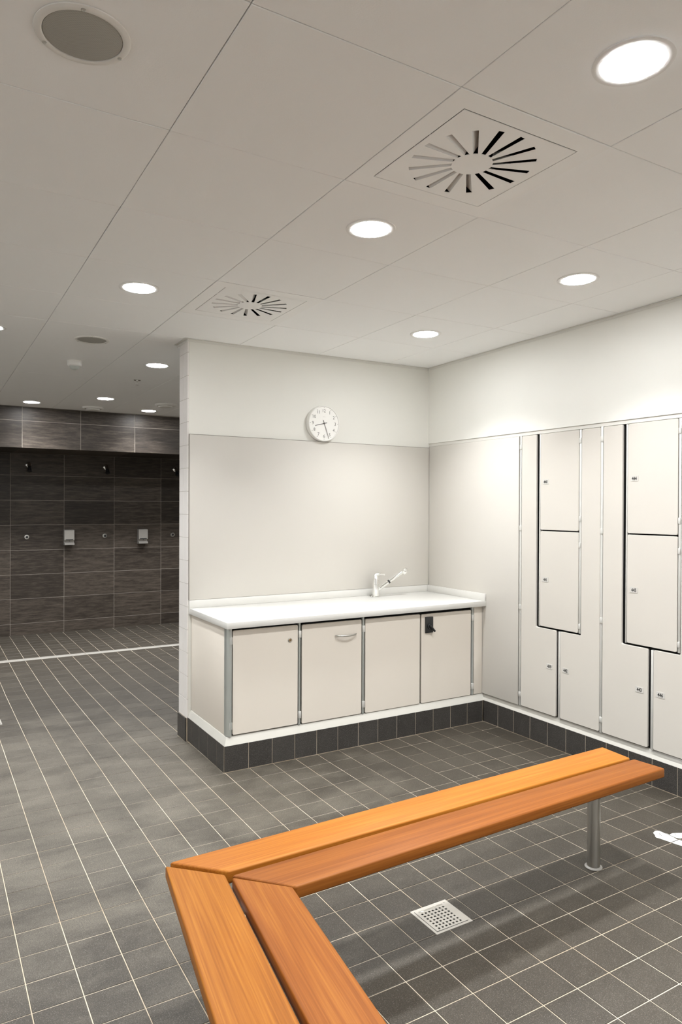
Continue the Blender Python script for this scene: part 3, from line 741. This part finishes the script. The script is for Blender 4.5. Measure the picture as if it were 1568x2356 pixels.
# ------------------------------------------------------------------ sink cabinets
FY = .016         # plane of the doors
def front_T(x, y, z): return (x, FY+.012-z, y)      # polygon in X/Z, thickness towards -Y
def door_front(name, x0, x1, z0, z1, parent):
    pts = [(x0, z0), (x1, z0), (x1, z1), (x0, z1)]
    m = MB(); m.prism(rounded(pts, .009), 0, .012, T=front_T, ch=.0012, inner=rounded(pts, .009, .0012)); m.v = [v for v in m.v]
    return m.build(name, [M['door']], parent)
def post_front(x0, x1, parent, name='post', z0=.1985, z1=.8215):
    m = MB(); xc = (x0+x1)/2; w = (x1-x0)/2
    prof = [(x0, .060), (x0, FY+.006), (x0+w*.25, FY+.001), (xc-w*.3, FY-.002), (xc+w*.3, FY-.002), (x1-w*.25, FY+.001), (x1, FY+.006), (x1, .060)]
    m.prism(prof[::-1], z0, z1); return m.build(name, M['alu'], parent)
def hinge_front(x0, x1, z, parent):
    m = MB(); m.box(x0, x1, FY-.0045, FY+.012, z-.021, z+.021, ch=.0015); return m.build('hinge', M['alu_light'], parent)
def carcass_front(x0, x1, parent):
    m = MB(); m.box(x0, x1, .034, .60, .1985, .8215); return m.build('carcass', M['void'], parent, smooth=False)
CG = 'cabinets under the counter'
t1 = thing('sink_cabinet', 'cream cabinet with round brass lock, at the free end of counter', 'cabinet', (-1.69, .3, .198), CG)
m = MB(); m.box(-1.903, -1.470, .034, .60, .1985, .8215); m.build('carcass', M['void'], t1, smooth=False)
m = MB(); m.box(-1.926, -1.916, .062, .648, .1985, .8205, ch=.0008); m.build('side_panel', M['door'], t1)
m = MB()          # rounded corner post
pf = [(-1.928, .062)] + [(-1.902-.026*math.cos(a), .036-.026*math.sin(a)) for a in [PI/2*k/6 for k in range(7)]] + [(-1.906, .010), (-1.9045, .016), (-1.9045, .062)]
m.prism(pf, .1985, .8215); m.build('corner_post', M['alu'], t1)
for z in (.748, .258): hinge_front(-1.9135, -1.898, z, t1)
d = door_front('door', -1.894, -1.474, .204, .806, t1)
TK = lambda x, y, z: (-1.528+x, FY-z, .718+y)
m = MB(); m.lathe([(.0135, 0), (.0135, .003), (.011, .0042), (.0095, .0036), (0, .0036)], 24, TK); o = m.build('lock', M['steel'], d)
m = MB(); m.lathe([(.0085, .0037), (.0085, .0046), (0, .0046)], 20, TK); m.build('key_barrel', M['brass'], d)
m = MB(); m.box(-1.5292, -1.5268, FY-.0050, FY-.0045, .713, .723); m.build('keyhole', M['ink'], d, smooth=False)
t2 = thing('sink_cabinet', 'cream cabinet with a curved bow handle, second from the free end', 'cabinet', (-1.23, .3, .198), CG)
carcass_front(-1.4525, -1.0135, t2); post_front(-1.4685, -1.4535, t2)
for z in (.748, .258): hinge_front(-1.4695, -1.452, z, t2)
d = door_front('door', -1.446, -1.018, .201, .803, t2)
m = MB(); hp = []
for k in range(13):
    s = -1+2*k/12; hp.append((-1.137+.077*s, FY-.004-.026*(1-s*s)**.6, .7175-.004*(1-s*s)))
m.tube(hp, [.0035]+[.0048]*11+[.0035], 12); m.build('handle', M['steel'], d)
t3 = thing('sink_cabinet', 'cream double-door cabinet with black lock, next to the lockers corner', 'cabinet', (-.53, .3, .198), CG)
carcass_front(-.9945, -.002, t3); post_front(-1.0115, -.9955, t3); post_front(-.098, -.080, t3)
for z in (.742, .258): hinge_front(-1.0125, -.994, z, t3); hinge_front(-.100, -.079, z, t3)
door_front('door', -.989, -.553, .199, .802, t3)
d = door_front('door', -.5415, -.106, .199, .799, t3)
m = MB(); m.box(-.513, -.450, FY-.013, FY, .672, .780, ch=.003); k = m.build('lock_case', M['black'], d)
TK = lambda x, y, z: (-.4815+x, FY-.013-z, .716+y)
m = MB(); m.lathe([(.020, 0), (.020, .006), (.017, .010), (0, .010)], 28, TK); m.tube([TK(-.010, .010, .014), TK(.006, -.006, .016), TK(.032, -.034, .016)], [.007, .008, .007], 12); m.build('lock_knob', M['black'], d)
m = MB(); m.box(-.078, -.0025, FY, FY+.012, .199, .8205, ch=.001); m.build('filler_panel', M['door'], t3)

# ------------------------------------------------------------------ lockers
def right_T(x0=0.0):
    return lambda y, z, h: (x0+.013-h, y, z)       # polygon in Y/Z, thickness towards -X
def poly_door(name, pts, parent, r=.010):
    m = MB(); m.prism(rounded(pts, r), 0, .013, T=right_T(), ch=.0014, inner=rounded(pts, r, .0014)); return m.build(name, [M['locker_door']], parent)
t = thing('tall_panel', 'tall blank cream panel between the counter end and locker 439', 'panel', (0.01, .16, .198))
m = MB(); m.box(0, .016, -.333, YB-.013, .2, 1.9975, ch=.0012); m.build('board', M['panel'], t)
def plate(num, y, z, parent, w=.0255, hh=.0155):
    m = MB(); pts = [(y-w, z-hh), (y+w, z-hh), (y+w, z+hh), (y-w, z+hh)]
    TT = lambda a, b, h: (-h, a, b)
    m.prism(rounded(pts, .003), 0, .0016, T=TT)
    vs, fs = text_geo(num, .0265, .80, .0009)
    m.add([(-.0019, y-a, z+b) for a, b in vs], fs, 1); return m.build('number_plate', [M['plate'], M['ink']], parent, smooth=False)
def locker_unit(y, nums, label):
    """two upper doors in the middle, an L-shaped door on either side"""
    t = thing('locker_unit', label, 'locker', (0.2, y-.33, .198), 'locker units of four numbered doors')
    m = MB(); m.box(.023, .55, y-.634, y+.0, .1985, 1.9985); m.build('carcass', M['void'], t, smooth=False)
    Z0, Z1, ZM = .203, 1.996, .747
    def strip(name, a, b, z0, z1, mat_, d=.0015):
        m = MB(); m.box(d, .022, b, a, z0, z1, ch=.001); return m.build(name, mat_, t)
    P_ = M['alu_light']
    strip('post', y+.0110, y-.0035, .1985, 1.998, P_)
    strip('post', y-.162, y-.1715, .757, 1.996, P_)
    strip('post', y-.4855, y-.4995, .757, 1.996, P_)
    strip('post', y-.3275, y-.3425, .1985, ZM-.002, P_)
    for z in (1.925, 1.385, .86, .275):
        m = MB(); m.box(-.003, .010, y-.0075, y+.0105, z-.016, z+.016, ch=.0015); m.build('hinge', M['alu_light'], t)
    for z in (1.93, 1.455, 1.295, .80):
        m = MB(); m.box(-.0025, .010, y-.4985, y-.4850, z-.016, z+.016, ch=.0015); m.build('hinge', M['alu_light'], t)
    # narrow-top L door on the far side (polygon in Y,Z seen from the room: ccw with +Y first)
    a, b, c = y-.008, y-.1385, y-.310
    d = poly_door('door', [(c, Z0), (a, Z0), (a, Z1), (b, Z1), (b, ZM), (c, ZM)], t); plate(nums[0], y-.258, .511, d)
    d = poly_door('door', [(y-.4815, 1.379), (y-.1735, 1.379), (y-.1735, Z1), (y-.4815, Z1)], t); plate(nums[1], y-.2175, 1.687, d)
    d = poly_door('door', [(y-.4815, .759), (y-.1735, .759), (y-.1735, 1.371), (y-.4815, 1.371)], t); plate(nums[2], y-.2185, 1.061, d)
    a, b, c = y-.3445, y-.503, y-.640
    d = poly_door('door', [(c, Z0), (a, Z0), (a, ZM), (b, ZM), (b, Z1), (c, Z1)], t); plate(nums[3], y-.388, .511, d)
    return t
locker_unit(-.352, ('439', '440', '441', '442'), 'cream locker unit with doors 439 to 442, beside the tall blank panel')
locker_unit(-1.0045, ('443', '444', '445', '446'), 'cream locker unit with doors 443 to 446, at the right edge behind the bench')

# ------------------------------------------------------------------ showers
def make_shower(x):
    t = thing('shower_fixture', 'x', 'shower', (x, YS-.006, 2.0), 'chrome shower heads on the dark wall', local=True)
    Tn = lambda a, b, c: (a, -c, b)
    m = MB(); m.lathe([(.034, 0), (.034, .006), (.026, .014), (.018, .018)], 28, Tn); m.build('escutcheon', M['chrome'], t)
    m = MB(); m.tube([(0, -.010, 0), (0, -.045, 0), (0, -.068, -.014), (0, -.082, -.034)], [.018, .021, .022, .019], 20); m.build('arm', M['chrome'], t)
    m = MB(); m.tube([(0, -.0825, -.035), (0, -.090, -.052), (0, -.104, -.082), (0, -.106, -.086)], [.018, .021, .027, .026], 22); m.build('nozzle', M['black'], t)
    return t
labs = ['chrome shower head on the dark tiles, farthest left of the three', 'chrome shower head between the two soap dispensers', 'chrome shower head half hidden by the tiled wall end']
s = make_shower(-2.332)
for i, x in enumerate((-2.332, -1.424, -.523)):
    o = s if i == 0 else dup(s); o.location = (x, YS-.006, 2.02); o['label'] = labs[i]
def make_button():
    t = thing('shower_button', 'x', 'shower valve', local=True, group='round push valves below the shower heads')
    Tn = lambda a, b, c: (a, -c, b)
    m = MB(); m.lathe([(.033, 0), (.033, .004), (.027, .012), (.018, .013)], 30, Tn); m.build('rose', M['steel'], t)
    m = MB(); m.lathe([(.0135, .0135), (.0135, .022), (.011, .025), (0, .025)], 24, Tn); m.build('button', M['black'], t)
    return t
labs = ['round steel push valve on the dark tiles, left of both soap dispensers', 'round steel push valve between the two soap dispensers', 'round steel push valve half hidden by the tiled wall end']
s = make_button()
for i, x in enumerate((-2.352, -1.437, -.556)):
    o = s if i == 0 else dup(s); o.location = (x, YS-.006, 1.142); o['label'] = labs[i]
def make_dispenser():
    t = thing('soap_dispenser', 'x', 'dispenser', local=True, group='steel soap dispensers')
    w = .058
    m = MB(); m.prism([(-.0, -.068), (-.0, .096), (-.078, .096), (-.088, .088), (-.090, -.030), (-.060, -.045), (-.060, -.068)], -w, w, T=lambda a, b, c: (c, a, b)); m.build('body', M['dispenser'], t)
    m = MB(); m.box(-w+.014, w-.014, -.0915, -.086, -.030, -.021, ch=.001); m.build('refill_slot', M['black'], t)
    m = MB(); m.lathe([(.005, .0), (.005, .003), (0, .003)], 14, lambda a, b, c: (a, -.090-c, -.045+.004+b)); m.build('key_lock', M['black'], t)
    m = MB(); m.prism([(-.061, -.070), (-.061, -.056), (-.100, -.072), (-.100, -.090), (0, -.096), (0, -.0685)], -w, w, T=lambda a, b, c: (c, a, b)); m.build('push_lever', M['dispenser'], t)
    return t
s = make_dispenser(); s.location = (-1.878, YS-.006, 1.130); s['label'] = 'steel soap dispenser on the dark tiles, the one farther from the wall end'
o = dup(s); o.location = (-.969, YS-.006, 1.127); o['label'] = 'steel soap dispenser on the dark tiles, the one nearer the wall end'

# ------------------------------------------------------------------ drains
def grate(m, x0, x1, y0, y1, nx, ny, hx, hy, hw, hh, z0, z1):
    """plate with a grid of square holes"""
    xs = [x0]; yss = [y0]
    for i in range(nx): c = hx[0]+(hx[1]-hx[0])*i/(nx-1); xs += [c-hw, c+hw]
    for j in range(ny): c = hy[0]+(hy[1]-hy[0])*j/(ny-1); yss += [c-hh, c+hh]
    xs.append(x1); yss.append(y1)
    for i in range(len(xs)-1):
        for j in range(len(yss)-1):
            a, b, c, d = xs[i], xs[i+1], yss[j], yss[j+1]
            if i % 2 and j % 2:
                for p, q in (((a, c), (b, c)), ((b, c), (b, d)), ((b, d), (a, d)), ((a, d), (a, c))):
                    m.add([(p[0], p[1], z1), (q[0], q[1], z1), (q[0], q[1], z0), (p[0], p[1], z0)], [(0,1,2,3)])
            else: m.add([(a, c, z1), (b, c, z1), (b, d, z1), (a, d, z1)], [(0,1,2,3)])
t = thing('floor_drain', 'square steel floor drain with punched holes, in the tiles behind bench', 'drain', (-1.768, -1.725, 0))
x0, x1, y0, y1 = DR
m = MB(); m.box(x0+.012, x1-.012, y0+.012, y1-.012, -.0016, -.0008); m.build('pit', M['void'], t, smooth=False)
m = MB(); w = .011
for b in ((x0, x1, y0, y0+w), (x0, x1, y1-w, y1), (x0, x0+w, y0+w, y1-w), (x1-w, x1, y0+w, y1-w)): m.box(*b, -.0016, .0006, ch=.0004)
m.build('frame', M['steel_light'], t, smooth=False)
m = MB(); grate(m, x0+w+.001, x1-w-.001, y0+w+.001, y1-w-.001, 7, 7, (-1.822, -1.723), (-1.781, -1.681), .0043, .0043, -.0006, .0016); m.build('grate', M['steel_light'], t, smooth=False)
m = MB(); m.box(-1.828, -1.716, -1.669, -1.663, .0016, .0030, ch=.0008); m.build('lifting_rib', M['chrome'], t)
for cx, cy in ((-1.828, -1.7905), (-1.7035, -1.661)):
    m = MB(); m.lathe([(.0035, .0016), (.003, .0026), (0, .0026)], 12, lambda a, b, c, cx=cx, cy=cy: (cx+a, cy+b, c)); m.build('screw', M['steel'], t)
zc = -.042
t = thing('channel_drain', 'long narrow pale steel channel drain across the shower floor', 'drain', (-1.9, 3.98, zc))
for a, b in ((XL+.002, -1.956), (-1.953, XR2-.002)):
    m = MB(); y0, y1 = CH[0]+.002, CH[1]-.002
    for e in ((y0, y0+.010), (y1-.010, y1)): m.box(a, b, *e, zc-.0016, zc+.0022)
    m.build('frame', M['steel_light'], t, smooth=False)
    m = MB(); m.box(a+.001, b-.001, y0+.016, y1-.016, zc-.0016, zc+.0026, ch=.0012); m.build('cover', M['steel_light'], t)
t = thing('floor_hatch', 'small square access cover with pale rim, in the passage floor, left edge', 'hatch', (HT[0]+.07, HT[2]+.07, floor_z(1.77)))
m = MB(); x0, x1, y0, y1 = HT; w = .010; zz = floor_z(1.775)
tl_ = (floor_z(y1)-floor_z(y0))/(y1-y0)
for b in ((x0, x1, y0, y0+w), (x0, x1, y1-w, y1), (x0, x0+w, y0+w, y1-w), (x1-w, x1, y0+w, y1-w)): m.box(*b, -.0016, .0010)
m.v = [(x, y, z+zz+tl_*(y-(y0+y1)/2)) for x, y, z in m.v]; m.build('rim', M['steel_light'], t, smooth=False)
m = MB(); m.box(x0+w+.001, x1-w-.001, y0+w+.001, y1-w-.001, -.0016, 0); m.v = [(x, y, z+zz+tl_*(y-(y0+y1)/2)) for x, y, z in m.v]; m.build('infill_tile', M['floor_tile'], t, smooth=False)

# ------------------------------------------------------------------ bare feet sign on the floor (thin white vinyl, cut at the joints)
t = thing('floor_sign', 'white vinyl sign of bare feet stuck on the floor at right edge', 'sign', (-.44, -1.75, 0))
FO = [(-.4665,-1.6905),(-.4565,-1.6915),(-.4445,-1.7005),(-.4425,-1.7085),(-.4430,-1.7200),(-.4395,-1.7300),(-.4380,-1.7400),(-.4400,-1.7560),(-.4440,-1.7720),(-.4490,-1.7860),(-.4530,-1.7930),
      (-.4420,-1.8080),(-.4310,-1.8240),(-.4080,-1.8560),(-.3800,-1.9000),(-.4120,-1.9290),(-.4420,-1.8920),(-.4880,-1.8450),(-.4950,-1.8230),(-.5000,-1.7990),(-.5070,-1.7650),(-.5120,-1.7440),(-.5165,-1.7370),(-.5120,-1.7270),(-.5030,-1.7190),(-.4990,-1.7185),(-.4985,-1.7120),(-.4910,-1.7090),(-.4930,-1.7030),(-.4840,-1.7020),(-.4850,-1.6955),(-.4760,-1.6960)]
FO2 = [(-.4420,-1.7550),(-.4345,-1.7480),(-.4300,-1.7470),(-.4270,-1.7490),(-.4225,-1.7460),(-.4180,-1.7470),(-.4130,-1.7460),(-.4050,-1.7490),(-.3950,-1.7540),(-.3720,-1.7670),(-.3480,-1.7900),(-.3250,-1.8150),(-.3450,-1.8420),(-.3750,-1.8360),(-.4000,-1.8250),(-.4200,-1.8080),(-.4330,-1.7930),(-.4400,-1.7800),(-.4430,-1.7690)]
def clip_poly(poly, r):
    for ax, val, s in ((0, r[0], 1), (0, r[1], -1), (1, r[2], 1), (1, r[3], -1)):
        out = []
        for i in range(len(poly)):
            a, b = poly[i-1], poly[i]; ia = (a[ax]-val)*s >= 0; ib = (b[ax]-val)*s >= 0
            if ia != ib: u = (val-a[ax])/(b[ax]-a[ax]); out.append((a[0]+u*(b[0]-a[0]), a[1]+u*(b[1]-a[1])))
            if ib: out.append(b)
        poly = out
        if len(poly) < 3: return []
    return poly
for fo, strokes in ((FO, [(-.476, -1.721, -.462, -1.717), (-.484, -1.728, -.466, -1.724), (-.486, -1.737, -.474, -1.734)]), (FO2, [(-.421, -1.764, -.409, -1.763), (-.412, -1.756, -.402, -1.757)])):
    m = MB()
    for i in range(-6, 1):
        for j in range(-15, -8):
            r = (X0+i*T+J/2+.0008, X0+(i+1)*T-J/2-.0008, Y0+j*T+J/2+.0008, Y0+(j+1)*T-J/2-.0008); p = clip_poly(fo, r)
            if p: m.prism(p[::-1] if sum(p[k-1][0]*p[k][1]-p[k][0]*p[k-1][1] for k in range(len(p))) < 0 else p, .0008, .0014)
    f = m.build('foot', M['sign'], t, smooth=False)
    m = MB()
    for xa, ya, xb, yb in strokes:
        dx, dy = xb-xa, yb-ya; l = math.hypot(dx, dy); nx, ny = -dy/l*.0012, dx/l*.0012
        m.prism([(xa+nx, ya+ny), (xa-nx, ya-ny), (xb-nx, yb-ny), (xb+nx, yb+ny)], .0014, .0017)
    m.build('toe_lines', M['skirt_tile'], f, smooth=False)

# ------------------------------------------------------------------ bench
ZT, TH = .425, .040
bench = thing('bench', 'L-shaped bench of orange wood slats on round steel legs', 'bench', (-1.9, -1.9, 0))
BASE['bench'] = (-1.9, -1.9, 0)
def slat(p, wood, ang):
    """p = four corners ccw on the top plane; the object's own X runs along the grain"""
    c = Vector((sum(q[0] for q in p)/4, sum(q[1] for q in p)/4, ZT))
    Rm = Matrix.Rotation(-ang, 2); loc = [Rm @ (Vector(q)-c.xy) for q in p]
    bm = bmesh.new(); lo = [bm.verts.new((q.x, q.y, -TH)) for q in loc]; hi = [bm.verts.new((q.x, q.y, 0)) for q in loc]
    bm.faces.new(lo[::-1]); bm.faces.new(hi)
    for i in range(4): k = (i+1) % 4; bm.faces.new((lo[i], lo[k], hi[k], hi[i]))
    bmesh.ops.bevel(bm, geom=bm.edges[:], offset=.0065, segments=3, affect='EDGES', profile=.5)
    bmesh.ops.recalc_face_normals(bm, faces=bm.faces[:])
    me = bpy.data.meshes.new('slat'); bm.to_mesh(me); bm.free(); me.materials.append(wood)
    me.polygons.foreach_set('use_smooth', [True]*len(me.polygons)); me.set_sharp_from_angle(angle=math.radians(35))
    o = bpy.data.objects.new('slat', me); COL.objects.link(o); o.parent = bench
    o.location = c - Vector((-1.9, -1.9, 0)); o.rotation_euler = (0, 0, ang); return o
a1 = math.radians(.9)
slat([(-2.771, -1.6485), (-2.634, -1.7925), (-.757, -1.7735), (-.745, -1.6165)], M['wood_a'], a1)
slat([(-2.634, -1.8160), (-2.4985, -1.9690), (-.736, -1.9275), (-.753, -1.7895)], M['wood_b'], a1)
def along(p, deg, L): a = math.radians(deg); return (p[0]-math.sin(a)*L, p[1]-math.cos(a)*L)
LL = 1.55
pc0, pc1 = (-2.7875, -1.6620), (-2.6490, -1.8020); pd0, pd1 = (-2.6375, -1.8255), (-2.5055, -1.9640)
ang2 = math.radians(-90-7.4)
slat([pc0, along(pc0, 8.32, LL+.14), along(pc1, 7.37, LL), pc1], M['wood_c'], ang2)
slat([pd0, along(pd0, 7.32, LL), along(pd1, 6.70, LL-.14), pd1], M['wood_d'], ang2)
def leg(x, y, arm):
    m = MB(); T_ = lambda a, b, c: (x+a, y+b, c)
    m.lathe([(.0265, .0012), (.0265, ZT-TH-.0065)], 36, T_); l = m.build('leg', M['steel'], bench)
    m = MB(); m.ring([(.0268, .0010), (.036, .0010), (.036, .0035), (.031, .006), (.0268, .0075)], 36, T_); m.build('floor_collar', M['silicone'], l)
    m = MB(); ca, sa = math.cos(arm), math.sin(arm); q = [(-.145, -.03), (.145, -.03), (.145, .03), (-.145, .03)]
    m.prism([(x+u*ca-v*sa, y+u*sa+v*ca) for u, v in q], ZT-TH-.006, ZT-TH-.0003); m.build('bearer_plate', M['alu_light'], l, smooth=False)
leg(-.983, -1.767, PI/2+.02)
leg(-2.668, -1.918, math.radians(-7.4))
leg(-2.800, -2.96, math.radians(-7.4))
